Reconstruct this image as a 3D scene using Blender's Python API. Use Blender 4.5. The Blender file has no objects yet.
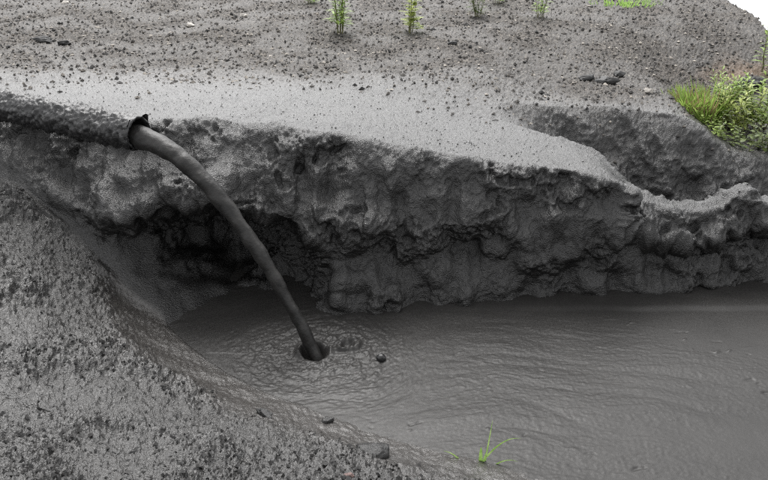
import bpy, math, random
import numpy as np
from mathutils import Vector, Matrix

random.seed(7)
rng = np.random.default_rng(11)
scene = bpy.context.scene
col = scene.collection
R = math.radians

# ---------------------------------------------------------------- camera
CAM_H, PITCH, FPX = 2.4, R(26), 787.0
cd = bpy.data.cameras.new('camera')
cd.sensor_width = 36.0
cd.lens = 36.0 * FPX / 768.0
cd.clip_start = 0.05
cd.clip_end = 3000
cam = bpy.data.objects.new('camera', cd)
cam.location = (0, 0, CAM_H)
cam.rotation_euler = (R(90) - PITCH, 0, 0)
col.objects.link(cam)
scene.camera = cam

# ---------------------------------------------------------------- sky, sun, exposure
SUN_EL, SUN_AZ = R(58), R(-14)          # azimuth from +Y, positive towards +X
w = bpy.data.worlds.new('World')
scene.world = w
w.use_nodes = True
nt = w.node_tree
nt.nodes.clear()
sky = nt.nodes.new('ShaderNodeTexSky')
sky.sky_type = 'NISHITA'
sky.sun_disc = False
sky.sun_elevation = SUN_EL
sky.sun_rotation = SUN_AZ
sky.dust_density = 4.0
sky.air_density = 1.0
hs = nt.nodes.new('ShaderNodeHueSaturation')
hs.inputs['Saturation'].default_value = 0.04
bg = nt.nodes.new('ShaderNodeBackground')
bg.inputs['Strength'].default_value = 0.15
wo = nt.nodes.new('ShaderNodeOutputWorld')
nt.links.new(sky.outputs[0], hs.inputs['Color'])
nt.links.new(hs.outputs[0], bg.inputs['Color'])
nt.links.new(bg.outputs[0], wo.inputs['Surface'])

sd = bpy.data.lights.new('sun', 'SUN')
sd.energy = 0.7
sd.angle = R(40)
sd.color = (1.0, 0.97, 0.93)
sun = bpy.data.objects.new('sun', sd)
d = Vector((math.sin(SUN_AZ) * math.cos(SUN_EL), math.cos(SUN_AZ) * math.cos(SUN_EL), math.sin(SUN_EL)))
sun.rotation_euler = d.to_track_quat('Z', 'Y').to_euler()
sun.location = d * 20
col.objects.link(sun)

vs = scene.view_settings
vs.view_transform = 'Standard'
vs.look = 'None'
vs.gamma = 1.0
vs.use_curve_mapping = False
vs.exposure = 1.35
scene.cycles.blur_glossy = 1.0
scene.cycles.use_denoising = False
scene.cycles.filter_width = 1.2
scene.cycles.use_adaptive_sampling = False
scene.cycles.diffuse_bounces = 3
scene.cycles.max_bounces = 5


# ---------------------------------------------------------------- helpers
def at(px, py, Y):
    """world point at depth Y (metres along +Y) seen at photo position px,py"""
    a, b = (px - 384) / FPX, (240 - py) / FPX
    r = (a, math.cos(PITCH) + b * math.sin(PITCH), -math.sin(PITCH) + b * math.cos(PITCH))
    t = Y / r[1]
    return Vector((r[0] * t, Y, CAM_H + r[2] * t))


def tag(o, label=None, cat=None, group=None, kind=None):
    if label: o['label'] = label
    if cat: o['category'] = cat
    if group: o['group'] = group
    if kind: o['kind'] = kind
    return o


def empty(name, loc):
    o = bpy.data.objects.new(name, None)
    o.empty_display_size = 0.1
    o.location = loc
    col.objects.link(o)
    return o


def mesh_obj(name, verts, faces, mat, parent=None, smooth=True, loc=None):
    me = bpy.data.meshes.new(name)
    me.from_pydata([tuple(v) for v in verts], [], [tuple(f) for f in faces])
    me.polygons.foreach_set('use_smooth', [smooth] * len(me.polygons))
    me.materials.append(mat)
    me.update()
    o = bpy.data.objects.new(name, me)
    col.objects.link(o)
    if parent: o.parent = parent
    if loc is not None: o.location = loc
    return o


def fast_mesh(name, V, Q, mat, attrs=None, smooth=True, colors=None):
    """V (n,3) float, Q (m,k) int faces of k corners"""
    k = Q.shape[1]
    me = bpy.data.meshes.new(name)
    me.vertices.add(len(V))
    me.vertices.foreach_set('co', np.ascontiguousarray(V, dtype=np.float32).ravel())
    me.loops.add(Q.size)
    me.loops.foreach_set('vertex_index', np.ascontiguousarray(Q, dtype=np.int32).ravel())
    me.polygons.add(len(Q))
    me.polygons.foreach_set('loop_start', np.arange(0, Q.size, k, dtype=np.int32))
    me.polygons.foreach_set('loop_total', np.full(len(Q), k, dtype=np.int32))
    me.polygons.foreach_set('use_smooth', np.full(len(Q), smooth, dtype=bool))
    me.update(calc_edges=True)
    for n, a in (attrs or {}).items():
        at_ = me.attributes.new(n, 'FLOAT', 'POINT')
        at_.data.foreach_set('value', np.ascontiguousarray(a, dtype=np.float32).ravel())
    if colors is not None:
        ca = me.attributes.new('tint', 'FLOAT_COLOR', 'POINT')
        ca.data.foreach_set('color', np.ascontiguousarray(colors, dtype=np.float32).ravel())
    me.materials.append(mat)
    o = bpy.data.objects.new(name, me)
    col.objects.link(o)
    return o


def sstep(a, b, x):
    t = np.clip((x - a) / (b - a), 0, 1)
    return t * t * (3 - 2 * t)


def smax(a, b, k):
    h = np.clip(0.5 + 0.5 * (a - b) / k, 0, 1)
    return b + (a - b) * h + k * h * (1 - h)


def _hash(ix, iy, iz, seed):
    h = (ix.astype(np.uint32) * np.uint32(374761393) + iy.astype(np.uint32) * np.uint32(668265263)
         + iz.astype(np.uint32) * np.uint32(2147483647) + np.uint32((seed * 1274126177) & 0xffffffff))
    h = (h ^ (h >> np.uint32(13))) * np.uint32(1274126177)
    h = (h ^ (h >> np.uint32(15))) * np.uint32(2246822519)
    return h ^ (h >> np.uint32(16))


_g = rng.normal(size=(256, 3))
_g = (_g / np.linalg.norm(_g, axis=1, keepdims=True)).astype(np.float32)


def perlin(x, y, z, f, seed=0):
    x = np.asarray(x, np.float32) * np.float32(f) + np.float32(seed * 3.7)
    y = np.asarray(y, np.float32) * np.float32(f) + np.float32(seed * 1.3)
    z = np.asarray(z, np.float32) * np.float32(f) + np.float32(seed * 5.1)
    ix, iy, iz = np.floor(x).astype(np.int32), np.floor(y).astype(np.int32), np.floor(z).astype(np.int32)
    fx, fy, fz = x - ix, y - iy, z - iz
    u = fx * fx * fx * (fx * (fx * 6 - 15) + 10)
    v = fy * fy * fy * (fy * (fy * 6 - 15) + 10)
    q = fz * fz * fz * (fz * (fz * 6 - 15) + 10)
    out = np.zeros_like(x)
    for a in (0, 1):
        wx = u if a else 1 - u
        for b in (0, 1):
            wy = v if b else 1 - v
            for c in (0, 1):
                wz = q if c else 1 - q
                g = _g[_hash(ix + a, iy + b, iz + c, seed) & np.uint32(255)]
                out += wx * wy * wz * (g[:, 0] * (fx - a) + g[:, 1] * (fy - b) + g[:, 2] * (fz - c))
    return out * 1.5


def billow(x, y, z, f, seed=0):
    return np.abs(perlin(x, y, z, f, seed)) * 2 - 0.5


def worley(x, y, z, f, seed=0):
    """F1 distance and a random value of the nearest cell"""
    x = np.asarray(x, np.float32) * np.float32(f); y = np.asarray(y, np.float32) * np.float32(f); z = np.asarray(z, np.float32) * np.float32(f)
    ix, iy, iz = np.floor(x).astype(np.int32), np.floor(y).astype(np.int32), np.floor(z).astype(np.int32)
    best = np.full(x.shape, 9.0, np.float32); bid = np.zeros(x.shape, np.uint32)
    for a in (-1, 0, 1):
        for b in (-1, 0, 1):
            for c in (-1, 0, 1):
                h = _hash(ix + a, iy + b, iz + c, seed)
                px = (h & np.uint32(1023)).astype(np.float32) / 1023 + ix + a
                py = ((h >> np.uint32(10)) & np.uint32(1023)).astype(np.float32) / 1023 + iy + b
                pz = ((h >> np.uint32(20)) & np.uint32(1023)).astype(np.float32) / 1023 + iz + c
                dd = (px - x) ** 2 + (py - y) ** 2 + (pz - z) ** 2
                m = dd < best
                best = np.where(m, dd, best); bid = np.where(m, h, bid)
    return np.sqrt(best), ((bid * np.uint32(2654435761)) >> np.uint32(8)).astype(np.float32) / float(1 << 24)


# ---------------------------------------------------------------- materials
def mat_new(name):
    m = bpy.data.materials.new(name)
    m.use_nodes = True
    return m, m.node_tree, m.node_tree.nodes['Principled BSDF']


def N(t, typ, **kw):
    n = t.nodes.new(typ)
    for k, v in kw.items():
        if k in n.inputs: n.inputs[k].default_value = v
        else: setattr(n, k, v)
    return n


def noise(t, vec, scale, detail=4, rough=0.6):
    n = N(t, 'ShaderNodeTexNoise')
    n.inputs['Scale'].default_value = scale
    n.inputs['Detail'].default_value = detail
    n.inputs['Roughness'].default_value = rough
    t.links.new(vec, n.inputs['Vector'])
    return n


def ramp(t, src, stops):
    n = N(t, 'ShaderNodeValToRGB')
    e = n.color_ramp.elements
    while len(e) < len(stops): e.new(0.5)
    for el, (p, c) in zip(e, stops):
        el.position = p
        el.color = (*c, 1) if len(c) == 3 else c
    t.links.new(src, n.inputs[0])
    return n


def mix(t, fac, a, b, blend='MIX'):
    n = N(t, 'ShaderNodeMix', data_type='RGBA', blend_type=blend)
    for sock, v in ((n.inputs[0], fac), (n.inputs[6], a), (n.inputs[7], b)):
        if hasattr(v, 'is_linked'): t.links.new(v, sock)
        elif isinstance(v, (int, float)): sock.default_value = v
        else: sock.default_value = (*v, 1)
    return n.outputs[2]


def math_(t, op, a, b=0.0, c=None):
    n = N(t, 'ShaderNodeMath', operation=op)
    for s, v in zip(n.inputs, (a, b, c)):
        if v is None: continue
        if hasattr(v, 'is_linked'): t.links.new(v, s)
        else: s.default_value = v
    return n.outputs[0]


def mat_ground():
    m, t, b = mat_new('ground_mud')
    P = N(t, 'ShaderNodeNewGeometry').outputs['Position']
    dry = N(t, 'ShaderNodeAttribute', attribute_name='dry').outputs['Fac']
    silt = N(t, 'ShaderNodeAttribute', attribute_name='silt').outputs['Fac']
    slick = N(t, 'ShaderNodeAttribute', attribute_name='slick').outputs['Fac']
    crumbly = N(t, 'ShaderNodeAttribute', attribute_name='crumbly').outputs['Fac']
    rust = N(t, 'ShaderNodeAttribute', attribute_name='rust').outputs['Fac']
    n1 = noise(t, P, 3.0, 5)
    n2 = noise(t, P, 55.0, 4, 0.7)
    n3 = noise(t, P, 230.0, 3, 0.7)
    wet = ramp(t, n2.outputs['Fac'], [(0.3, (0.007, 0.0068, 0.0066)), (0.7, (0.019, 0.0185, 0.018))]).outputs[0]
    wet = mix(t, math_(t, 'MULTIPLY', n1.outputs['Fac'], 0.45), wet, (0.009, 0.0087, 0.0085))
    drained = ramp(t, n2.outputs['Fac'], [(0.3, (0.014, 0.0135, 0.013)), (0.7, (0.044, 0.0425, 0.0405))]).outputs[0]
    wet = mix(t, crumbly, wet, drained)
    siltc = ramp(t, n3.outputs['Fac'], [(0.3, (0.036, 0.0335, 0.0315)), (0.7, (0.054, 0.050, 0.0465))]).outputs[0]
    c = mix(t, silt, wet, siltc)
    # dry gravelly tip: grains of grey, beige and black
    vo = N(t, 'ShaderNodeTexVoronoi', feature='F1')
    vo.inputs['Scale'].default_value = 75.0
    t.links.new(P, vo.inputs['Vector'])
    sep = N(t, 'ShaderNodeSeparateColor')
    t.links.new(vo.outputs['Color'], sep.inputs[0])
    grains = ramp(t, sep.outputs[0], [(0.0, (0.014, 0.014, 0.014)), (0.16, (0.026, 0.025, 0.024)), (0.22, (0.057, 0.052, 0.047)),
                                      (0.80, (0.086, 0.078, 0.070)), (0.93, (0.15, 0.133, 0.115)), (1.0, (0.30, 0.27, 0.23))]).outputs[0]
    dryc = mix(t, 0.45, grains, mix(t, n1.outputs['Fac'], (0.052, 0.0485, 0.045), (0.090, 0.080, 0.070)))
    c = mix(t, dry, c, dryc)
    c = mix(t, rust, c, mix(t, n2.outputs['Fac'], (0.13, 0.075, 0.04), (0.30, 0.19, 0.11)))
    t.links.new(c, b.inputs['Base Color'])
    r = ramp(t, n2.outputs['Fac'], [(0.3, (0.17,) * 3), (0.7, (0.32,) * 3)]).outputs[0]
    r = mix(t, math_(t, 'MULTIPLY', crumbly, 0.5), r, (0.34, 0.34, 0.34))
    r = mix(t, dry, r, (0.75, 0.75, 0.75))
    r = mix(t, slick, r, (0.22, 0.22, 0.22))
    t.links.new(r, b.inputs['Roughness'])
    sp_ = math_(t, 'MULTIPLY_ADD', dry, -0.55, 0.9)
    t.links.new(math_(t, 'MULTIPLY_ADD', crumbly, -0.05, sp_), b.inputs['Specular IOR Level'])
    # fine relief: grit
    vb = N(t, 'ShaderNodeTexVoronoi', feature='F1')
    vb.inputs['Scale'].default_value = 140.0
    t.links.new(P, vb.inputs['Vector'])
    hgt = math_(t, 'ADD', math_(t, 'MULTIPLY', vb.outputs['Distance'], -0.7), math_(t, 'MULTIPLY', n3.outputs['Fac'], 0.9))
    hgt = math_(t, 'ADD', hgt, math_(t, 'MULTIPLY', n2.outputs['Fac'], 1.2))
    bp = N(t, 'ShaderNodeBump')
    bp.inputs['Distance'].default_value = 0.006
    st = math_(t, 'MULTIPLY_ADD', silt, -0.35, 0.75)
    t.links.new(st, bp.inputs['Strength'])
    t.links.new(hgt, bp.inputs['Height'])
    t.links.new(bp.outputs[0], b.inputs['Normal'])
    return m


def mat_pool():
    m, t, b = mat_new('liquid_mud')
    P = N(t, 'ShaderNodeNewGeometry').outputs['Position']
    n1 = noise(t, P, 2.2, 4)
    n2 = noise(t, P, 70, 4, 0.65)
    c = ramp(t, n1.outputs['Fac'], [(0.3, (0.021, 0.0202, 0.0194)), (0.7, (0.033, 0.0317, 0.0304))]).outputs[0]
    c = mix(t, math_(t, 'MULTIPLY', n2.outputs['Fac'], 0.35), c, (0.020, 0.0195, 0.019))
    t.links.new(c, b.inputs['Base Color'])
    t.links.new(ramp(t, n2.outputs['Fac'], [(0.3, (0.36,) * 3), (0.7, (0.52,) * 3)]).outputs[0], b.inputs['Roughness'])
    n3 = noise(t, P, 190, 3, 0.6)
    bp = N(t, 'ShaderNodeBump')
    b.inputs['Specular IOR Level'].default_value = 0.28
    bp.inputs['Distance'].default_value = 0.002
    bp.inputs['Strength'].default_value = 0.35
    t.links.new(n3.outputs['Fac'], bp.inputs['Height'])
    t.links.new(bp.outputs[0], b.inputs['Normal'])
    return m


def mat_simple(name, c1, c2, scale, rough, bump=0.0, bscale=None, spec=0.5):
    m, t, b = mat_new(name)
    P = N(t, 'ShaderNodeTexCoord').outputs['Object']
    n = noise(t, P, scale, 4, 0.65)
    t.links.new(ramp(t, n.outputs['Fac'], [(0.3, c1), (0.7, c2)]).outputs[0], b.inputs['Base Color'])
    b.inputs['Roughness'].default_value = rough
    b.inputs['Specular IOR Level'].default_value = spec
    if bump:
        n2 = noise(t, P, bscale or scale * 3, 4, 0.7)
        bp = N(t, 'ShaderNodeBump')
        bp.inputs['Distance'].default_value = bump
        bp.inputs['Strength'].default_value = 0.8
        t.links.new(n2.outputs['Fac'], bp.inputs['Height'])
        t.links.new(bp.outputs[0], b.inputs['Normal'])
    return m


def mat_tint(name, rough):
    m, t, b = mat_new(name)
    a = N(t, 'ShaderNodeAttribute', attribute_name='tint')
    P = N(t, 'ShaderNodeNewGeometry').outputs['Position']
    n = noise(t, P, 220, 3, 0.7)
    k = ramp(t, n.outputs['Fac'], [(0.25, (0.6,) * 3), (0.75, (1.15,) * 3)]).outputs[0]
    t.links.new(mix(t, 1.0, a.outputs['Color'], k, 'MULTIPLY'), b.inputs['Base Color'])
    b.inputs['Roughness'].default_value = rough
    return m


def mat_leaf(name, c1, c2):
    m, t, b = mat_new(name)
    P = N(t, 'ShaderNodeNewGeometry').outputs['Position']
    n = noise(t, P, 28, 3, 0.6)
    c = ramp(t, n.outputs['Fac'], [(0.35, c1), (0.65, c2)]).outputs[0]
    t.links.new(c, b.inputs['Base Color'])
    b.inputs['Roughness'].default_value = 0.5
    tr = N(t, 'ShaderNodeBsdfTranslucent')
    t.links.new(c, tr.inputs['Color'])
    ms = N(t, 'ShaderNodeMixShader')
    ms.inputs[0].default_value = 0.4
    t.links.new(b.outputs[0], ms.inputs[1])
    t.links.new(tr.outputs[0], ms.inputs[2])
    t.links.new(ms.outputs[0], t.nodes['Material Output'].inputs['Surface'])
    return m


M = dict(
    ground=mat_ground(), pool=mat_pool(),
    crust=mat_simple('mud_crusted_pipe', (0.008, 0.008, 0.0085), (0.024, 0.024, 0.025), 60, 0.36, 0.004, 110, spec=0.7),
    bore=mat_simple('pipe_bore', (0.006, 0.006, 0.006), (0.012, 0.012, 0.012), 20, 0.8),
    stream=mat_simple('falling_slurry', (0.004, 0.004, 0.004), (0.024, 0.0228, 0.0215), 12, 0.50, 0.005, 30, spec=0.4),
    dark=mat_simple('coal_stone', (0.006, 0.006, 0.006), (0.018, 0.018, 0.018), 40, 0.55, 0.004, 90),
    clod=mat_simple('mud_clod', (0.014, 0.014, 0.0145), (0.040, 0.039, 0.038), 50, 0.35, 0.006, 120),
    pale=mat_simple('pale_stone', (0.33, 0.31, 0.28), (0.52, 0.49, 0.45), 40, 0.7, 0.003, 90),
    pink=mat_simple('pinkish_stone', (0.10, 0.06, 0.055), (0.16, 0.11, 0.10), 40, 0.7, 0.003, 90),
    bubble=mat_simple('wet_black_bubble', (0.010, 0.010, 0.011), (0.02, 0.02, 0.02), 30, 0.35),
    gravel=mat_tint('gravel_grains', 0.75),
    crumbs=mat_tint('mud_crumbs', 0.35),
    weed=mat_leaf('weed_leaf', (0.19, 0.30, 0.055), (0.34, 0.46, 0.12)),
    shrub=mat_leaf('shrub_leaf', (0.19, 0.29, 0.055), (0.33, 0.43, 0.12)),
    dusty=mat_leaf('dusty_leaf', (0.055, 0.085, 0.028), (0.17, 0.22, 0.06)),
    palegreen=mat_leaf('pale_leaf', (0.26, 0.33, 0.07), (0.45, 0.50, 0.17)),
    grass=mat_leaf('grass_blade', (0.20, 0.36, 0.07), (0.38, 0.54, 0.18)),
    straw=mat_leaf('straw', (0.202, 0.158, 0.072), (0.302, 0.245, 0.130)),
    stem=mat_simple('stem', (0.10, 0.11, 0.04), (0.16, 0.15, 0.07), 30, 0.7),
)

# ---------------------------------------------------------------- ground (one sheet)
L = lambda x, pts: np.interp(x, [p[0] for p in pts], [p[1] for p in pts])


def smooth_line(pts, r=0.09):
    xs = np.linspace(-12, 14, 2601)
    ys = L(xs, pts)
    k = int(r / 0.01) * 2 + 1
    ker = np.hanning(k + 2)[1:-1]; ker /= ker.sum()
    ys = np.convolve(np.pad(ys, k // 2, mode='edge'), ker, 'valid')
    return lambda x: np.interp(x, xs, ys)


BASE = smooth_line([(-12, 4.6), (-2.6, 4.3), (-1.9, 4.15), (-1.5, 4.0), (-1.2, 3.86), (-0.95, 3.79), (-0.65, 3.84), (-0.45, 3.94), (-0.1, 4.0), (0.2, 4.06), (0.42, 4.05),
                    (0.7, 4.08), (0.96, 4.12), (1.2, 4.16), (1.5, 4.22), (1.9, 4.26), (2.5, 4.34), (4, 4.5), (14, 5)])
TOP = smooth_line([(-12, 5.2), (-2.6, 4.92), (-1.9, 4.72), (-1.4, 4.44), (-0.85, 4.37), (-0.45, 4.35), (-0.25, 4.35), (0.09, 4.31), (0.4, 4.29), (0.67, 4.28),
                   (1.02, 4.27), (1.2, 4.25), (1.33, 4.24), (1.53, 4.33), (1.8, 4.34), (2.5, 4.44), (4, 4.6), (14, 5.2)], 0.06)
HT = smooth_line([(-12, 1.0), (-2.6, 0.99), (-1.4, 0.99), (-0.85, 1.0), (-0.25, 0.95), (0.09, 0.89), (0.4, 0.845), (0.67, 0.805), (1.02, 0.77), (1.2, 0.75),
                  (1.34, 0.71), (1.42, 0.65), (1.50, 0.56), (1.62, 0.52), (1.8, 0.48), (2.0, 0.475), (2.08, 0.50), (2.12, 0.57), (2.2, 0.60), (2.27, 0.57), (2.31, 0.50), (2.5, 0.53), (4, 0.5), (14, 0.5)], 0.05)
GNEAR = smooth_line([(-12, 6), (0.5, 5.5), (0.7, 5.2), (0.85, 5.05), (1.0, 4.95), (1.19, 4.88), (1.34, 4.74), (1.44, 4.56), (1.58, 4.45), (1.8, 4.42), (2.5, 4.52), (4, 4.7), (14, 5.3)], 0.06)
GFAR = smooth_line([(-12, 6), (0.5, 5.5), (0.7, 5.45), (0.9, 5.5), (1.6, 5.62), (2.2, 5.5), (2.6, 5.42), (4, 5.5), (14, 6)])
GBOT = smooth_line([(-12, 1), (0.5, 0.86), (0.8, 0.72), (1.1, 0.55), (1.3, 0.36), (1.7, 0.14), (2.2, 0.05), (4, 0.05), (14, 0.05)])
GTOP = smooth_line([(-12, 0.9), (0.5, 0.86), (1.0, 0.78), (1.6, 0.755), (2.1, 0.72), (2.25, 0.67), (2.4, 0.56), (2.55, 0.48), (2.8, 0.43), (4, 0.38), (14, 0.3)], 0.05)

SHORE = np.array([(14, -1.0), (4, 1.35), (2, 1.95), (1.2, 2.38), (0.75, 2.56), (0.43, 2.70), (0.07, 2.83), (-0.21, 2.98), (-0.62, 3.21), (-0.82, 3.36),
                  (-1.06, 3.60), (-1.24, 3.82), (-1.34, 4.05), (-1.30, 4.5), (-1.2, 5.5)])


def shore_dist(x, y):
    """signed distance to the near shore line, positive on the bank"""
    best = np.full(x.shape, 1e9); sgn = np.ones(x.shape)
    for (ax, ay), (bx, by) in zip(SHORE[:-1], SHORE[1:]):
        ex, ey = bx - ax, by - ay
        t = np.clip(((x - ax) * ex + (y - ay) * ey) / (ex * ex + ey * ey), 0, 1)
        dx, dy = x - (ax + t * ex), y - (ay + t * ey)
        dd = dx * dx + dy * dy
        cr = ex * (y - ay) - ey * (x - ax)
        m = dd < best
        best = np.where(m, dd, best); sgn = np.where(m, np.where(cr > 0, 1, -1), sgn)
    return np.sqrt(best) * sgn


def front_height(x, y, dsh):
    k = 1 + 0.15 * sstep(3.2, 4.0, y)
    dd = np.maximum(dsh, 0) * k
    up = np.interp(dd, [0, 0.15, 0.4, 0.75, 1.1, 1.6, 3, 8], [0, 0.05, 0.17, 0.36, 0.51, 0.66, 0.85, 1.0])
    return np.where(dsh > 0, up, np.maximum(dsh * 0.8, -0.22))


def back_height(x, y):
    yb, yt, ht = BASE(x), TOP(x), HT(x)
    s = (y - yb) / np.maximum(yt - yb, 0.05)
    wall = np.interp(s, [-1.5, -0.3, 0, 0.12, 0.5, 0.88, 1.0, 1.12], [-0.24, -0.2, 0.0, 0.10, 0.52, 0.90, 0.975, 1.0])
    wall = np.where(wall < 0, wall, wall * ht)
    # ground behind the wall
    gn, gf, gb, gt = GNEAR(x), GFAR(x), GBOT(x), GTOP(x)
    on = sstep(0.68, 1.35, x)
    back = np.interp(y, [4.3, 5.5, 7, 10, 16, 60], [0.0, 0.0, 0.03, 0.10, 0.3, 1.0])
    flat = ht + (0.9 - ht) * sstep(4.9, 6.5, y) * (1 - on) + on * (gt - ht) * sstep(gn, gf, y)
    up2 = sstep(5.9, 8.2, y) * (0.9 - gt) * on
    land = flat + back + up2
    g = np.where(y < gn, 0, np.where(y < gf, np.interp((y - gn) / np.maximum(gf - gn, 0.05), [0, 0.10, 0.28, 0.45, 0.64, 0.75, 0.86, 0.94, 1.0], [0, 0.28, 0.88, 1, 0.97, 0.72, 0.32, 0.09, 0]), 0))
    land = land - g * np.maximum(land - gb, 0) * on
    # the tip falls away to the water on the right
    xr = 3.68 + 0.10 * (y - 8.0) + np.where(y < 7.4, (7.4 - y) * 0.9, 0)
    land = land - np.maximum(land + 0.7, 0) * sstep(0, 0.7, x - xr)
    return np.where(s < 1.12, np.where(s > 1.0, smax(wall, np.minimum(land, wall), 0.001), wall), land), s


def z0(x, y):
    ds = shore_dist(x, y)
    zb, s = back_height(x, y)
    zf = front_height(x, y, ds)
    zf = -smax(-zf, -np.interp(y, [2.6, 3.3, 4.0, 4.7, 5.3], [1.6, 0.82, 0.66, 0.62, -1.0]), 0.14)
    return smax(zf, zb, 0.06 + 0.16 * sstep(-1.0, -1.6, x)), zf, zb, s, ds


NC, NR = 1060, 850
tt = np.concatenate([np.linspace(-1.3, -0.60, 50)[:-1], np.linspace(-0.60, -0.47, 70)[:-1], np.linspace(-0.47, 0.47, NC - 240), np.linspace(0.47, 0.60, 70)[1:], np.linspace(0.60, 1.3, 55)[1:]])
NC = len(tt)
yf = np.concatenate([np.linspace(0.2, 1.5, 60)[:-1], np.linspace(1.5, 6.2, 1500)[:-1], np.linspace(6.2, 12, 600)[:-1], np.geomspace(12, 70, 80)])
XX = tt[:, None] * (yf[None, :] * 1.0 + 0.55)
YY = np.repeat(yf[None, :], NC, 0)
ZZ, *_ = z0(XX.ravel(), YY.ravel())
ZZ = ZZ.reshape(XX.shape)
dy = np.diff(YY, axis=1); dz = np.diff(ZZ, axis=1)
ym = (YY[:, 1:] + YY[:, :-1]) / 2; zm = CAM_H - (ZZ[:, 1:] + ZZ[:, :-1]) / 2
rr = np.sqrt(ym ** 2 + zm ** 2)
proj = np.abs(dy * zm + dz * ym) / rr
wgt = (0.35 * np.sqrt(dy ** 2 + dz ** 2) + 0.65 * proj) / rr
wgt *= np.where(ym < 1.6, 0.25, np.where(ym > 11, 0.3, 1.0))
cum = np.concatenate([np.zeros((NC, 1)), np.cumsum(wgt, 1)], 1)
X = np.empty((NC, NR)); Y = np.empty((NC, NR))
for i in range(NC):
    Y[i] = np.interp(np.linspace(0, cum[i, -1], NR), cum[i], yf)
# even out the row spacing between neighbouring columns
ker = np.hanning(15)[1:-1]; ker /= ker.sum()
Yp = np.pad(Y, ((6, 6), (0, 0)), mode='edge')
Y = sum(k * Yp[j:j + NC] for j, k in enumerate(ker))
X = tt[:, None] * (Y + 0.55)
xv, yv = X.ravel(), Y.ravel()
zv, zf, zb, sv, ds = z0(xv, yv)
zv = zv.astype(float)

iswall = sstep(-0.35, 0.0, sv) * (1 - sstep(0.95, 1.25, sv)) * sstep(-0.02, 0.30, zb - zf)
ht = HT(xv)
zn = np.clip(zv / ht, -0.3, 1.2)

# overhangs: the wall's upper half bulges, a ragged undercut below it, a scoop behind the falling slurry
w1 = perlin(xv, xv * 0, xv * 0, 1.9, 3); w2 = perlin(xv, xv * 0, xv * 0, 5.0, 4)
cut = 0.38 + 0.14 * w1 + 0.09 * w2 + 0.12 * sstep(1.0, 1.5, xv)
lip = np.exp(-((zn - cut - 0.16) / 0.13) ** 2) * (0.07 + 0.05 * w2)
under = np.exp(-((zn - cut + 0.06) / 0.09) ** 2) * np.clip(0.035 + 0.11 * w1 + 0.06 * w2, 0, 0.14) * (0.35 + 0.65 * sstep(-0.5, 0.2, xv))
foot = np.exp(-((zn - 0.02) / 0.14) ** 2) * (0.03 + 0.06 * w2) * sstep(-0.5, -0.2, xv)
cave = np.exp(-(((xv + 0.93 + 0.05 * w2) / 0.42) ** 4))
bowl = np.clip(1 - ((xv + 0.97 + 0.04 * w2) / 0.70) ** 2 - ((zv - 0.14) / (0.50 + 0.05 * w2)) ** 2, 0, 1) ** 1.25
yoff = (-lip + under - foot) * (1 - 0.8 * cave) + 0.85 * bowl - 0.10 * np.exp(-((xv + 0.93) / 0.42) ** 2) * np.exp(-((zn - 0.66) / 0.16) ** 2)
yv2 = yv + yoff * iswall
xv2 = xv.copy()

# base normals
def normals(x, y, z):
    p = np.stack([x, y, z], -1).reshape(NC, NR, 3)
    du = np.gradient(p, axis=0); dv = np.gradient(p, axis=1)
    n = np.cross(du, dv)
    n /= np.linalg.norm(n, axis=2, keepdims=True) + 1e-9
    return n.reshape(-1, 3)


nn = normals(xv2, yv2, zv)
P3 = (xv2, yv2, zv)
front = sstep(-0.02, 0.05, zf - zb) * sstep(-0.02, 0.03, ds)
clod = front * sstep(0.16, 0.48, ds + 0.10 * perlin(*P3, 3.2, 8))
smoothb = front * (1 - sstep(0.10, 0.55, ds + 0.12 * perlin(*P3, 2.6, 9)))
upper = sstep(0.95, 1.15, sv) * (1 - front)
gul = upper * sstep(0.75, 1.3, xv) * sstep(-0.05, 0.05, yv - GNEAR(xv)) * (1 - sstep(-0.3, 0.12, yv - GFAR(xv) + 0.15 * perlin(*P3, 5, 22)))
back = upper * sstep(5.0, 6.4, yv + 0.35 * perlin(*P3, 0.9, 21)) * (1 - gul)
edge = upper * (1 - back) * (1 - gul)

def ev(fn, mask, *args):
    """evaluate a noise only where the mask is on"""
    k = np.nonzero(mask > 0.004)[0]
    out = np.zeros(len(xv), np.float32)
    out[k] = fn(xv2[k], yv2[k], zv[k], *args)
    return out


def lumps(x, y, z, f, seed, lo=0.25, hi=0.95, warp=0.22, pw=0.75):
    """packed rounded lumps of uneven size and height"""
    x2 = x + warp / f * perlin(x, y, z, f * 1.1, seed + 1)
    y2 = y + warp / f * perlin(x, y, z, f * 1.1, seed + 2)
    d_, id_ = worley(x2, y2, z, f, seed)
    r_ = lo + (hi - lo) * id_
    return np.clip(1 - (d_ / (0.55 + 0.45 * r_)) ** 2, 0, 1) ** pw * (0.35 + 0.65 * r_)


ALL = np.ones_like(zv)
p3, p6 = perlin(*P3, 2.6, 35), perlin(*P3, 6.0, 36)
patch = sstep(-0.25, 0.25, perlin(*P3, 2.2, 38))
crk = sstep(-0.25, 0.30, perlin(*P3, 3.4, 40))
near = np.maximum(np.maximum(iswall, clod), gul)
b30, b62, p100 = perlin(*P3, 36, 33), perlin(*P3, 75, 34), ev(perlin, near, 130, 37)
L20 = ev(lumps, near, 19, 101); L44 = ev(lumps, near, 42, 104)
L90 = ev(lumps, clod, 90, 107)
L11 = ev(lumps, clod, 11, 113)
disp = np.zeros_like(zv)
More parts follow.
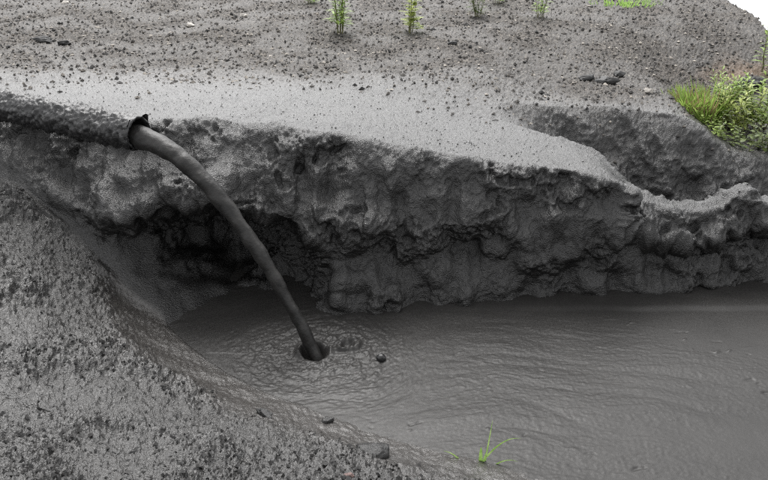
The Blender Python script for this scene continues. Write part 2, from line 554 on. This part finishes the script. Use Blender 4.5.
# wall: plastered bulges, packed lumps and grain, pits torn between them
L8 = ev(lumps, np.maximum(iswall, gul), 8.5, 110)
pit = sstep(0.12, 0.42, ev(perlin, iswall, 13, 43))
drip = ev(lambda x, y, z: perlin(x, y * 0.3, z * 0.22, 11, 44), iswall)
disp += iswall * (0.060 * p3 + 0.062 * p6 + 0.018 * L8 + 0.040 * drip + (0.35 + 0.75 * crk) * (0.024 * L20 + 0.017 * L44 + 0.009 * b30 + 0.0055 * b62) - 0.036 * pit * crk + 0.0042 * p100)
# crumbly near bank: clods on clods, torn by a few long cracks
crack = np.exp(-(ev(perlin, clod, 1.6, 45) / 0.022) ** 2) * sstep(0.0, 0.3, ev(perlin, clod, 2.0, 46))
disp += clod * (0.034 * p3 + 0.020 * p6 + (0.55 + 0.65 * patch) * (0.030 * L20 + 0.023 * L44 + 0.008 * b30) + 0.032 * L11 * patch + 0.0125 * L90 + 0.004 * b62 + 0.002 * p100 - 0.022 * crack * (1 - sstep(2.8, 3.2, yv)))
bank = (front - clod).clip(0, 1)
disp += bank * (0.012 * p6 + 0.004 * b30 + 0.0025 * b62)
# damp fine apron along the wall top, gravelly tip behind it, torn face of the gully
disp += edge * (0.016 * p3 + 0.005 * p6 + 0.0036 * b30 + 0.0036 * b62)
disp += back * (0.04 * perlin(*P3, 0.8, 41) + 0.010 * p3 + 0.009 * p6 + 0.011 * b30 + 0.012 * b62)
strk = ev(lambda x, y, z: perlin(x + 0.45 * z, x * 0, z * 0.25, 14, 42), gul)
disp += gul * (0.035 * p6 + 0.030 * L8 + 0.036 * strk + 0.022 * L20 + 0.012 * L44 + 0.005 * b62)
far = 1 - sstep(12, 20, yv)
disp *= far
# groove around the pipe line is left by the pipe itself; lay the sludge up against it
V = np.stack([xv2, yv2, zv], -1) + nn * disp[:, None]

dryA = back * (0.75 + 0.25 * patch)
siltA = np.clip(smoothb * 0.9, 0, 1)
rustA = 0.55 * np.exp(-(((xv - 3.35) / 0.5) ** 2 + ((yv - 6.9) / 0.28) ** 2) * 1.2) * sstep(-0.3, 0.2, perlin(*P3, 5, 50))
ii = np.arange((NC - 1) * NR).reshape(NC - 1, NR)[:, :-1].ravel()
Q = np.stack([ii, ii + NR, ii + NR + 1, ii + 1], -1)
ground = fast_mesh('ground', V, Q, M['ground'], {'dry': dryA, 'crumbly': front, 'slick': edge * (1 - 0.5 * patch), 'silt': siltA, 'rust': rustA})
tag(ground, kind='structure')


def ground_z(x, y):
    k = np.argmin((V[:, 0] - x) ** 2 + (V[:, 1] - y) ** 2)
    return float(V[k, 2])


# ---------------------------------------------------------------- mud pool
IMPACT = Vector((-0.375, 3.54, 0.0))
px_ = np.concatenate([np.linspace(-1.9, 2.6, 720), np.linspace(2.6, 9, 60)[1:]])
py_ = np.concatenate([np.linspace(-0.6, 2.2, 40)[:-1], np.linspace(2.2, 4.75, 430)])
GX, GY = np.meshgrid(px_, py_, indexing='ij')
gx, gy = GX.ravel(), GY.ravel()
dx, dyy = gx - IMPACT.x, gy - IMPACT.y
r = np.sqrt(dx ** 2 + dyy ** 2)
zz = np.zeros_like(gx)
# swirl the coordinates round the plunge so the wrinkles wrap it
wx = gx + 0.10 * perlin(gx, gy, gx * 0, 1.6, 60); wy = gy + 0.10 * perlin(gx, gy, gx * 0, 1.6, 61)
nearr = np.exp(-(r / 0.55) ** 2)
th = np.arctan2(wy - IMPACT.y, wx - IMPACT.x); rwp = np.sqrt((wx - IMPACT.x) ** 2 + (wy - IMPACT.y) ** 2)
pol = 1 - sstep(0.45, 0.95, r)


def flow(f, seed, st):
    # folds wrap the plunge close by, then trail downstream along the current
    n_ = billow(rwp, th * 0.30 * st, gx * 0, f, seed)
    m_ = billow(wx * st, wy * 1.15 + 0.10 * (wx - 0.4) ** 2, gx * 0, f, seed + 7)
    return pol * n_ + (1 - pol) * m_


fl0 = flow(5, 59, 0.22)
fl1, fl2, fl3 = flow(14, 62, 0.35), flow(32, 63, 0.5), flow(75, 64, 0.6)
calm = sstep(-0.35, 0.3, perlin(gx * 0.5, gy * 1.3, gx * 0, 1.5, 65))
band = np.exp(-((gy - (3.98 + 0.02 * gx)) / 0.10) ** 2) * sstep(0.6, 1.4, gx)
act = (0.35 + 0.65 * calm) * (1 - 0.8 * band)
zz += (act ** 2) * (0.0048 * fl0 + 0.0012 * fl1 + 0.0011 * fl2 + 0.0017 * fl3)
zz += 0.006 * perlin(gx * 0.4, gy, gx * 0, 2.2, 66)
zz += np.exp(-((r - 0.16) / 0.25) ** 2) * (0.004 * fl1 + 0.0035 * fl2 + 0.003 * fl3)
# ring ripples and the crater of the plunge
rw = r + 0.012 * perlin(gx, gy, gx * 0, 9, 67)
zz += 0.002 * np.cos(rw * 70) * np.exp(-(r / 0.28) ** 2) * sstep(0.06, 0.14, r)
ang = np.arctan2(dyy, dx)
zz += 0.026 * np.exp(-((rw - 0.078) / 0.022) ** 2) * (0.6 + 0.35 * np.cos(ang - 2.4) + 0.8 * perlin(gx, gy, gx * 0, 22, 74))
zz -= 0.10 * np.exp(-((rw) / 0.058) ** 4)
# boil beside it
bx, by = gx + 0.20, gy - 3.62
rb = np.sqrt(bx ** 2 + (1.3 * by) ** 2) + 0.030 * perlin(gx, gy, gx * 0, 16, 68) + 0.012 * perlin(gx, gy, gx * 0, 40, 69)
zz += 0.020 * np.exp(-((rb - 0.055) / 0.022) ** 2) * (0.7 + perlin(gx, gy, gx * 0, 25, 75)) - 0.022 * np.exp(-(rb / 0.032) ** 2) + 0.003 * np.cos(rb * 95) * np.exp(-(rb / 0.17) ** 2)
# floating flecks and small pits strung along the current
wF3, wid3 = worley(gx * 0.45 + 0.02 * perlin(gx, gy, gx * 0, 20, 76), gy + 0.02 * perlin(gx, gy, gx * 0, 20, 77), gx * 0, 36, 70)
flk = (wid3 > 0.78) * sstep(0.05, 0.35, perlin(gx * 0.4, gy * 1.6 + 0.15 * gx ** 2, gx * 0, 1.8, 71) + 0.05) * sstep(0.5, 0.9, r)
zz += flk * 0.008 * np.exp(-(wF3 / 0.25) ** 2) * np.sign(wid3 - 0.90)
# low step of the faster thread along the far bank
zz += 0.010 * sstep(3.96, 4.03, gy + 0.015 * perlin(gx, gy, gx * 0, 3, 73)) * sstep(0.5, 1.0, gx)
n0, n1 = len(px_), len(py_)
ii = np.arange((n0 - 1) * n1).reshape(n0 - 1, n1)[:, :-1].ravel()
Qp = np.stack([ii, ii + n1, ii + n1 + 1, ii + 1], -1)
pool = fast_mesh('mud_pool', np.stack([gx, gy, zz], -1), Qp, M['pool'])
tag(pool, kind='structure')

# ---------------------------------------------------------------- open water past the tip
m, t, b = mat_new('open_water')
b.inputs['Base Color'].default_value = (0.80, 0.82, 0.83, 1)  # near-white base paints in the bright sky reflection, not the water's own colour
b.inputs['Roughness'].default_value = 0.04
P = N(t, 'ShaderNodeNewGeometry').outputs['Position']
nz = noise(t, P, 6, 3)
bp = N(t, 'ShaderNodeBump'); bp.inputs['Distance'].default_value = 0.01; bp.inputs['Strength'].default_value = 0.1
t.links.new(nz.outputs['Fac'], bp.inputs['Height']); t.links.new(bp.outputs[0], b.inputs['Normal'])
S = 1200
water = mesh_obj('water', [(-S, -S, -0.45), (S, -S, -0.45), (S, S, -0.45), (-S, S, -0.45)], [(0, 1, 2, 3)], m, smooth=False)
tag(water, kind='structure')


# ---------------------------------------------------------------- pipe and falling slurry
def sweep(path, radii, seg, bump, cap=(False, False), seed=0, squash=1.0):
    path = np.array(path, float); n = len(path)
    tn = np.gradient(path, axis=0); tn /= np.linalg.norm(tn, axis=1, keepdims=True)
    up = np.array([0, 0, 1.0])
    vs_, fs = [], []
    for i in range(n):
        s_ = np.cross(tn[i], up); s_ /= np.linalg.norm(s_)
        u_ = np.cross(s_, tn[i])
        a = np.linspace(0, 2 * math.pi, seg, endpoint=False)
        vs_.append(path[i] + radii[i] * (np.cos(a)[:, None] * s_ * squash + np.sin(a)[:, None] * u_))
    vs_ = np.array(vs_)
    cen = path[:, None, :]
    nrm = (vs_ - cen) / np.array(radii)[:, None, None]
    f = vs_.reshape(-1, 3)
    vs_ = (vs_.reshape(-1, 3) + nrm.reshape(-1, 3) * bump(f[:, 0], f[:, 1], f[:, 2])[:, None])
    for i in range(n - 1):
        for j in range(seg):
            fs.append((i * seg + j, i * seg + (j + 1) % seg, (i + 1) * seg + (j + 1) % seg, (i + 1) * seg + j))
    if cap[0]: fs.append(tuple(range(seg))[::-1])
    if cap[1]: fs.append(tuple(range((n - 1) * seg, n * seg)))
    return vs_, fs


MOUTH = Vector((-1.335, 4.10, 1.045))
PDIR = Vector((0.905, -0.48, -0.01)).normalized()
pr = 0.094
root = empty('discharge_pipe', MOUTH - PDIR * 1.0 - Vector((0, 0, pr)))
tag(root, 'round mud-crusted discharge pipe jutting over the wall at the left edge', 'pipe')
tail = MOUTH - PDIR * 4.6
ns = 620
path = [tail + (MOUTH - tail) * (k / (ns - 1)) for k in range(ns)]


def crust(x, y, z):
    # runs of caked mud: lumpy on top, slanted scales round the sides
    return 0.012 * billow(x, y, z, 9, 80) + 0.012 * billow(x * 1.3, y * 1.3, z * 0.7, 30, 81) + 0.006 * billow(x, y, z, 70, 82) + 0.004 * perlin(x, y, z, 150, 83)


vv, ff = sweep(path, [pr] * ns, 72, crust)
vv = vv - np.array(root.location)
mesh_obj('pipe_shell', vv, ff, M['crust'], root)
# bore wall and ring of the open end
q = [MOUTH - PDIR * 0.6, MOUTH - PDIR * 0.3, MOUTH - PDIR * 0.08, MOUTH + PDIR * 0.004]
vv, ff = sweep(q, [pr * 0.80, pr * 0.80, pr * 0.81, pr * 0.86], 40, lambda x, y, z: 0 * x, cap=(True, False))
ff = [f[::-1] for f in ff]
mesh_obj('bore', vv - np.array(root.location), ff, M['bore'], root)
sg = 40
vv, ff = [], []
s_ = PDIR.cross(Vector((0, 0, 1))).normalized(); u_ = s_.cross(PDIR)
for k, (rr_, ax0) in enumerate([(0.80, -0.02), (0.84, 0.004), (0.90, 0.006), (0.96, 0.000), (0.97, -0.03)]):
    for j in range(sg):
        a = 2 * math.pi * j / sg; ax = ax0
        jit = 1 + 0.02 * math.sin(3 * a + 1) + 0.02 * math.sin(7 * a) + random.uniform(-0.02, 0.02); ax += random.uniform(-0.006, 0.006)
        ear = 0.018 * max(0, math.cos(a - 1.57 + 0.25)) ** 8 if k in (2, 3) else 0
        vv.append(MOUTH + PDIR * (ax + ear) + (s_ * math.cos(a) + u_ * math.sin(a)) * (pr * rr_ * jit + ear * 0.9))
for k in range(4):
    for j in range(sg):
        ff.append((k * sg + j, k * sg + (j + 1) % sg, (k + 1) * sg + (j + 1) % sg, (k + 1) * sg + j))
mesh_obj('mouth_rim', [v - root.location for v in vv], ff, M['crust'], root)

# slurry: free fall from the mouth to the plunge
start = MOUTH - PDIR * 0.12 + Vector((0, 0, -0.022))
hv = Vector((IMPACT.x - MOUTH.x, IMPACT.y - MOUTH.y, 0))
T = math.sqrt(2 * (MOUTH.z - 0.022) / 9.81)
path, rad = [], []
for k in range(12):
    path.append(start + (MOUTH + Vector((0, 0, -0.022)) - start) * (k / 12)); rad.append(0.064)
for k in range(150):
    tm = T * 1.035 * k / 149
    path.append(MOUTH + hv * (tm / T) + Vector((0, 0, -0.022 - 0.5 * 9.81 * tm * tm))); rad.append(0.064 - 0.033 * (k / 149) ** 0.65)


def swell(x, y, z):
    q_ = (z * 0.8 - x * 0.5)
    return 0.008 * perlin(x, y, z, 6, 90) + 0.0065 * perlin(x, y, z, 13, 91) + 0.002 * perlin(x, y, z, 28, 93) + 0.0014 * billow(x - 0.55 * z, y + 0.33 * z, z * 0.12, 45, 92)


vv, ff = sweep(path, rad, 56, swell, cap=(True, True))
st = mesh_obj('slurry_stream', vv - np.array(IMPACT), ff, M['stream'], loc=IMPACT)
tag(st, 'thick grey jet of liquid mud arcing from the pipe down into the pool', 'stream')


# ---------------------------------------------------------------- stones and clods
def ico(sub):
    bm_t = (1 + 5 ** 0.5) / 2
    v = [(-1, bm_t, 0), (1, bm_t, 0), (-1, -bm_t, 0), (1, -bm_t, 0), (0, -1, bm_t), (0, 1, bm_t), (0, -1, -bm_t), (0, 1, -bm_t), (bm_t, 0, -1), (bm_t, 0, 1), (-bm_t, 0, -1), (-bm_t, 0, 1)]
    f = [(0, 11, 5), (0, 5, 1), (0, 1, 7), (0, 7, 10), (0, 10, 11), (1, 5, 9), (5, 11, 4), (11, 10, 2), (10, 7, 6), (7, 1, 8), (3, 9, 4), (3, 4, 2), (3, 2, 6), (3, 6, 8), (3, 8, 9), (4, 9, 5), (2, 4, 11), (6, 2, 10), (8, 6, 7), (9, 8, 1)]
    v = [Vector(p).normalized() for p in v]
    for _ in range(sub):
        cache, nf = {}, []
        def mid(a, b_):
            k = (min(a, b_), max(a, b_))
            if k not in cache:
                v.append(((v[a] + v[b_]) / 2).normalized()); cache[k] = len(v) - 1
            return cache[k]
        for a, b_, c in f:
            x, y, z = mid(a, b_), mid(b_, c), mid(c, a)
            nf += [(a, x, z), (b_, y, x), (c, z, y), (x, y, z)]
        f = nf
    return np.array([tuple(p) for p in v]), f


ICO3, ICO3F = ico(3)


def stone(name, x, y, size, mat, label, cat, rz=0.0, sink=0.35, seed=1, group=None, facet=0.22):
    p = ICO3 * 1.0
    n1 = perlin(p[:, 0], p[:, 1], p[:, 2], 1.1, seed) * 0.5 + billow(p[:, 0], p[:, 1], p[:, 2], 2.1, seed + 1) * facet + perlin(p[:, 0], p[:, 1], p[:, 2], 6, seed + 2) * 0.07
    p = p * (1 + n1)[:, None]
    # a few flat breaks
    rs = np.random.default_rng(seed)
    for _ in range(7):
        nv = rs.normal(size=3); nv /= np.linalg.norm(nv)
        dd = p @ nv
        p = p - np.outer(np.maximum(dd - 0.72, 0) * 0.85, nv)
    p = p * np.array(size) / 2
    o = mesh_obj(name, p, ICO3F, mat, loc=(x, y, ground_z(x, y) + size[2] * (0.5 - sink)))
    o.rotation_euler = (random.uniform(-.2, .2), random.uniform(-.2, .2), rz)
    return tag(o, label, cat, group)


def gxy(px, py, z):
    a, b = (px - 384) / FPX, (240 - py) / FPX
    rz_ = -math.sin(PITCH) + b * math.cos(PITCH); ry = math.cos(PITCH) + b * math.sin(PITCH)
    t = (z - CAM_H) / rz_
    return a * t, ry * t


def on_ground(px, py):
    z = 0.6
    for _ in range(12):
        x, y = gxy(px, py, z)
        z = 0.5 * z + 0.5 * ground_z(x, y)
    return x, y


for (px, py, sz, mt, lab, cat, nm, sd_, rz) in [
    (372, 447, (0.21, 0.12, 0.07), 'clod', 'broad flat mud slab lying on the near bank left of the grass sprig', 'clod', 'mud_slab', 3, 0.3),
    (326, 420, (0.06, 0.05, 0.045), 'clod', 'small rounded mud lump at the waterline of the near bank', 'clod', 'mud_lump', 8, 0.9),
    (349, 476, (0.045, 0.035, 0.025), 'pink', 'small pinkish stone at the bottom edge of the near bank', 'stone', 'stone', 12, 0.4),
    (264, 412, (0.10, 0.05, 0.04), 'dark', 'dark elongated clod in the crack of the near bank below the plunge', 'clod', 'mud_lump', 17, -0.6),
    (586, 80, (0.15, 0.10, 0.07), 'dark', 'leftmost black stone of the cluster on the far right slope', 'stone', 'stone', 33, 0.1),
    (607, 83, (0.20, 0.10, 0.08), 'dark', 'widest black stone of the cluster on the far right slope', 'stone', 'stone', 37, -0.2),
    (619, 76, (0.11, 0.08, 0.07), 'dark', 'uppermost black stone of the cluster on the far right slope', 'stone', 'stone', 41, 0.3),
    (44, 41, (0.22, 0.08, 0.06), 'dark', 'long black stone on the gravel slope above the pipe', 'stone', 'stone', 45, 0.0),
    (64, 44, (0.14, 0.07, 0.05), 'dark', 'short black stone just right of the long one above the pipe', 'stone', 'stone', 49, 0.15),
    (191, 26, (0.07, 0.06, 0.05), 'pale', 'pale cream stone lying on the far left gravel slope', 'stone', 'stone', 53, 0.5),
    (244, 17, (0.08, 0.06, 0.06), 'pale', 'pale stone up the gravel slope left of the weeds', 'stone', 'stone', 57, 0.2),
    (66, 3, (0.09, 0.07, 0.06), 'pale', 'pale pinkish stone at the top left edge', 'stone', 'stone', 61, 0.8),
    (452, 45, (0.09, 0.06, 0.06), 'dark', 'lone black stone on the slope below the middle weeds', 'stone', 'stone', 65, 0.3),
    (649, 93, (0.08, 0.05, 0.05), 'pale', 'small white stone left of the green shrubs', 'stone', 'stone', 69, 0.1),
    (748, 87, (0.30, 0.16, 0.13), 'dark', 'dark brown rock behind the green shrubs', 'rock', 'rock', 73, 0.1),
]:
    x, y = on_ground(px, py)
    stone(nm, x, y, sz, M[mt], lab, cat, rz, {'pink': 0.15, 'clod': 0.45}.get(mt, 0.32), sd_)

# black mud bubble on the pool
p = ICO3 * (1 + 0.10 * perlin(ICO3[:, 0], ICO3[:, 1], ICO3[:, 2], 1.5, 77))[:, None] * np.array([0.026, 0.024, 0.024])
x, y = gxy(381, 359, 0.0)
tag(mesh_obj('mud_bubble', p, ICO3F, M['bubble'], loc=(x, y, 0.006)), 'small black bubble floating on the mud right of the plunging jet', 'bubble')

# ---------------------------------------------------------------- loose gravel and crumbs (uncountable)
ICO0 = np.array([(1, 0, 0), (-1, 0, 0), (0, 1, 0), (0, -1, 0), (0, 0, 1), (0, 0, -1)], float)
ICO0F = np.array([(0, 2, 4), (2, 1, 4), (1, 3, 4), (3, 0, 4), (2, 0, 5), (1, 2, 5), (3, 1, 5), (0, 3, 5)])


def scatter(name, mask, n, smin, smax_, power, palette, probs, mat, flat=0.65):
    wts = mask / mask.sum()
    idx = rng.choice(len(V), n, p=wts)
    sizes = smin + (smax_ - smin) * rng.random(n) ** power
    base = np.repeat(ICO0[None], n, 0) * (1 + rng.uniform(-0.38, 0.38, (n, 6, 1)))
    sc = np.stack([rng.uniform(0.7, 1.4, n), rng.uniform(0.6, 1.0, n), rng.uniform(0.4, 0.9, n) * flat / 0.65], -1)
    base = base * sc[:, None, :] * sizes[:, None, None] / 2
    a = rng.uniform(0, 6.28, n); ca, sa = np.cos(a)[:, None], np.sin(a)[:, None]
    x = base[:, :, 0] * ca - base[:, :, 1] * sa; y = base[:, :, 0] * sa + base[:, :, 1] * ca
    base = np.stack([x, y, base[:, :, 2]], -1)
    jit = rng.uniform(-0.004, 0.004, (n, 1, 3)); jit[:, :, 2] = (sizes * 0.10)[:, None]
    VV = (base + V[idx][:, None, :] + jit).reshape(-1, 3)
    FF = (ICO0F[None] + (np.arange(n) * 6)[:, None, None]).reshape(-1, 3)
    pal = np.array(palette)[rng.choice(len(palette), n, p=probs)] * rng.uniform(0.75, 1.25, (n, 1))
    cols = np.concatenate([np.repeat(pal, 6, 0), np.ones((n * 6, 1))], 1)
    o = fast_mesh(name, VV, FF, mat, colors=cols, smooth=False)
    return tag(o, kind='stuff')


vis = (np.abs(xv) < 0.58 * (yv + 1.2)) & (yv > 1.4) & (yv < 12)
area = np.clip(rr.max() * 0 + (yv / 6) ** 1.2, 0.1, 4)
g = scatter('gravel', np.where(vis, back * area * (0.45 + 0.55 * patch), 0), 44000, 0.006, 0.042, 3.4,
            [(0.010, 0.010, 0.010), (0.038, 0.036, 0.034), (0.075, 0.069, 0.063), (0.15, 0.135, 0.118), (0.36, 0.33, 0.29)], [0.06, 0.20, 0.42, 0.23, 0.09], M['gravel'])
g['label'] = 'loose mixed gravel strewn over the far slope'
g['category'] = 'gravel'
g = scatter('mud_crumbs', np.where(vis, clod * (0.15 + patch), 0), 15000, 0.004, 0.027, 2.8,
            [(0.020, 0.0195, 0.019), (0.034, 0.033, 0.032), (0.056, 0.054, 0.052)], [0.3, 0.45, 0.25], M['crumbs'])
g['label'] = 'crumbled wet mud littering the near bank'
g['category'] = 'mud crumbs'
g = scatter('grit', np.where(vis, edge + 0.5 * gul, 0), 3000, 0.004, 0.014, 3.0,
            [(0.008, 0.008, 0.008), (0.03, 0.03, 0.03), (0.06, 0.058, 0.055)], [0.4, 0.4, 0.2], M['crumbs'])
g['label'] = 'dark grit sprinkled over the damp apron above the wall'
g['category'] = 'grit'


# ---------------------------------------------------------------- plants
def leaf(base, dirv, length, width, droop, upv=Vector((0, 0, 1)), seg=3):
    """bent pointed leaf as a strip; returns verts, faces"""
    dirv = dirv.normalized()
    side = dirv.cross(upv)
    if side.length < 1e-3: side = Vector((1, 0, 0))
    side.normalize()
    vs_, fs = [], []
    for k in range(seg + 1):
        s_ = k / seg
        c = base + dirv * (length * s_) + Vector((0, 0, -droop * length * s_ * s_))
        wd = width * (0.25 + 0.75 * math.sin(math.pi * min(1, 0.12 + 0.88 * s_))) * (1 if k < seg else 0.08) / 2
        vs_ += [c - side * wd, c + side * wd]
    for k in range(seg):
        fs.append((2 * k, 2 * k + 1, 2 * k + 3, 2 * k + 2))
    return vs_, fs


def tube(pts, r0, r1, seg=5):
    vs_, fs = [], []
    n = len(pts)
    for i, p in enumerate(pts):
        tn = (pts[min(i + 1, n - 1)] - pts[max(i - 1, 0)]).normalized()
        a = tn.cross(Vector((0.3, 1, 0.1))).normalized(); b_ = tn.cross(a)
        rr_ = r0 + (r1 - r0) * i / (n - 1)
        for j in range(seg):
            th = 2 * math.pi * j / seg
            vs_.append(p + (a * math.cos(th) + b_ * math.sin(th)) * rr_)
    for i in range(n - 1):
        for j in range(seg):
            fs.append((i * seg + j, i * seg + (j + 1) % seg, (i + 1) * seg + (j + 1) % seg, (i + 1) * seg + j))
    return vs_, fs


class MB:
    def __init__(s): s.v, s.f = [], []
    def add(s, vf):
        o = len(s.v); s.v += vf[0]; s.f += [tuple(i + o for i in f) for f in vf[1]]


def plant(name, x, y, h, nst, lean, leaves, ll, lw, label, cat, lm='weed', group=None, spread=0.04, start=0.15, droop=0.35, upright=0.35):
    root = empty(name, (x, y, ground_z(x, y) - 0.01))
    tag(root, label, cat, group)
    fol = MB()
    for s in range(nst):
        a = random.uniform(0, 6.28)
        base = Vector((math.cos(a), math.sin(a), 0)) * spread * random.random()
        tip = Vector((math.cos(a) * lean * random.uniform(.4, 1), math.sin(a) * lean * random.uniform(.4, 1), h * random.uniform(0.7, 1.0)))
        pts = [base + (tip - base) * (k / 5) + Vector((random.uniform(-.01, .01), random.uniform(-.01, .01), 0)) * (k > 0) for k in range(6)]
        mb = MB(); mb.add(tube(pts, max(0.003, h * 0.009), max(0.0012, h * 0.003)))
        mesh_obj('stem', mb.v, mb.f, M['stem'], root)
        for k in range(leaves):
            s_ = start + (1 - start) * (k + random.random() * 0.8) / leaves
            s_ = min(s_, 0.999)
            i = int(s_ * 5); c = pts[i] + (pts[i + 1] - pts[i]) * (s_ * 5 - i)
            th = k * 2.4 + random.uniform(-.5, .5)
            dv = Vector((math.cos(th), math.sin(th), upright + 0.5 * s_ * s_ + random.uniform(-.2, .2)))
            sz = (1.0 - 0.5 * s_) * random.uniform(0.7, 1.2)
            fol.add(leaf(c, dv, ll * sz, lw * sz, droop * random.uniform(.5, 1.3)))
    tag(mesh_obj('foliage', fol.v, fol.f, M[lm], root), kind='stuff')
    return root


def tuft(name, x, y, h, n, lean, width, label, cat, lm='grass', lm2=None, spread=0.1, group=None):
    root = empty(name, (x, y, ground_z(x, y) - 0.01))
    tag(root, label, cat, group)
    sets = {lm: MB()}
    if lm2: sets[lm2] = MB()
    for k in range(n):
        a = random.uniform(0, 6.28); q_ = spread * math.sqrt(random.random())
        base = Vector((math.cos(a) * q_, math.sin(a) * q_, 0))
        b2 = a + random.uniform(-1, 1)
        dv = Vector((math.cos(b2) * lean * random.random(), math.sin(b2) * lean * random.random(), 1))
        key = lm2 if lm2 and random.random() < 0.3 else lm
        sets[key].add(leaf(base, dv, h * random.uniform(.5, 1.05), width, random.uniform(0.05, 0.3), upv=Vector((math.cos(a), math.sin(a), 0.2)), seg=4))
    for k_, mb in sets.items():
        tag(mesh_obj('blades' if k_ == lm else 'dry_blades', mb.v, mb.f, M[k_], root), kind='stuff')
    return root


G = 'weeds along the top of the slope'
for (px, py, h, nst, lv, ll, lw, lab, lm) in [
    (339, 32, 0.58, 7, 26, 0.15, 0.030, 'tall feathery green weed, leftmost full one at the top of the slope', 'weed'),
    (409, 33, 0.52, 5, 18, 0.14, 0.060, 'broad-leaved bright green weed leaning left at the top middle', 'palegreen'),
    (478, 17, 0.34, 9, 16, 0.12, 0.022, 'short dark green weed right of the broad-leaved weed', 'dusty'),
    (541, 18, 0.36, 6, 16, 0.11, 0.024, 'thin pale weed standing alone right of the short dark weed', 'weed'),
    (311, 4, 0.24, 6, 12, 0.10, 0.026, 'small green sprig at the top edge left of the feathery weed', 'weed'),
    (497, 3, 0.25, 5, 12, 0.10, 0.024, 'little green sprig cut by the top edge between two weeds', 'weed'),
]:
    x, y = on_ground(px, py)
    plant('weed', x, y, h, nst, 0.10, lv, ll, lw, lab, 'weed', lm, G)
x, y = on_ground(622, 1)
tuft('grass_patch', x, y, 0.10, 260, 0.9, 0.012, 'low bright green grass patch at the top edge', 'grass', spread=0.42)

# shrubs at the right edge
def put(px, py, Y): p_ = at(px, py, Y); return p_.x, p_.y
for fn, (px, Y), kw in [
    ('t', (684, 6.10), dict(name='grass_tuft', h=0.24, n=260, lean=1.1, width=0.011, label='soft green grass tuft at the left end of the shrubs', cat='grass', lm='weed', lm2='straw', spread=0.16)),
    ('t', (703, 6.05), dict(name='grass_tuft', h=0.36, n=240, lean=0.8, width=0.013, label='upright green grass clump with dry stalks beside the shrubs', cat='grass', lm='weed', lm2='straw', spread=0.13)),
    ('p', (716, 6.15), dict(name='shrub', h=0.42, nst=11, lean=0.20, leaves=26, ll=0.11, lw=0.022, label='slender green shrub just right of the grass clump', cat='shrub', lm='weed', spread=0.08)),
    ('p', (735, 5.95), dict(name='shrub', h=0.42, nst=14, lean=0.24, leaves=26, ll=0.12, lw=0.030, label='pale yellow-green shrub in the middle of the right edge growth', cat='shrub', lm='palegreen', spread=0.10)),
    ('p', (760, 6.0), dict(name='shrub', h=0.46, nst=14, lean=0.24, leaves=26, ll=0.11, lw=0.035, label='mid green leafy shrub cut by the right edge', cat='shrub', lm='shrub', spread=0.10)),
    ('p', (752, 7.0), dict(name='tall_weed', h=0.50, nst=2, lean=0.08, leaves=16, ll=0.12, lw=0.03, label='tall single green weed standing behind the shrubs', cat='weed', lm='weed', spread=0.03)),
    ('p', (748, 5.62), dict(name='bramble', h=0.26, nst=11, lean=0.30, leaves=16, ll=0.065, lw=0.035, label='dusty dark bramble growing below the pale shrub', cat='bramble', lm='dusty', spread=0.18, start=0.05)),
    ('p', (774, 5.60), dict(name='bramble', h=0.32, nst=12, lean=0.30, leaves=16, ll=0.065, lw=0.035, label='dusty bramble at the right edge of the bank', cat='bramble', lm='dusty', spread=0.18, start=0.05)),
    ('p', (722, 5.72), dict(name='bramble', h=0.15, nst=8, lean=0.18, leaves=12, ll=0.06, lw=0.03, label='low leafy bramble spilling left over the bank edge', cat='bramble', lm='shrub', spread=0.12, start=0.05)),
]:
    x, y = put(px, 120, Y)
    (tuft if fn == 't' else plant)(x=x, y=y, **kw)

# grass sprig on the near bank: each blade its own part
x, y = on_ground(483, 459)
gz = ground_z(x, y)
sp = empty('grass_sprig', (x, y, gz - 0.005))
tag(sp, 'lone green grass sprig on the near edge of the pool', 'grass')
def blade(pts, width, name='blade', mt='grass'):
    mb = MB(); n = len(pts); vs_, fs = [], []
    for k, p_ in enumerate(pts):
        tn = (pts[min(k + 1, n - 1)] - pts[max(k - 1, 0)]).normalized()
        sd_ = tn.cross(Vector((0.15, 1, 0.25))).normalized()
        wd = width * (1 - 0.92 * (k / (n - 1)) ** 2) / 2
        cup = Vector((0, 0.3, 0.3)) * wd
        vs_ += [p_ - sd_ * wd, p_ + cup, p_ + sd_ * wd]
    for k in range(n - 1):
        for j in (0, 1): fs.append((3 * k + j, 3 * k + j + 1, 3 * k + j + 4, 3 * k + j + 3))
    return mesh_obj(name, vs_, fs, M[mt], sp)
def arc(p0, p1, lift, n=10):
    p0, p1 = Vector(p0), Vector(p1)
    return [p0.lerp(p1, k / n) + Vector((0, 0, lift * 4 * (k / n) * (1 - k / n))) for k in range(n + 1)]
blade(arc((0.010, 0, 0), (0.030, 0.0, 0.235), 0.0), 0.007)
blade(arc((0.015, 0, 0.03), (0.165, 0.02, 0.115), 0.035), 0.009)
blade(arc((-0.01, 0, 0), (-0.012, 0.0, 0.085), 0.01), 0.017)
blade(arc((0.0, -0.005, 0), (0.012, -0.01, 0.07), 0.0), 0.010)
blade(arc((0.05, -0.02, 0.0), (0.150, -0.02, 0.02), 0.018), 0.008)
blade(arc((-0.10, 0.0, 0.01), (-0.175, 0.02, 0.045), 0.012), 0.009)
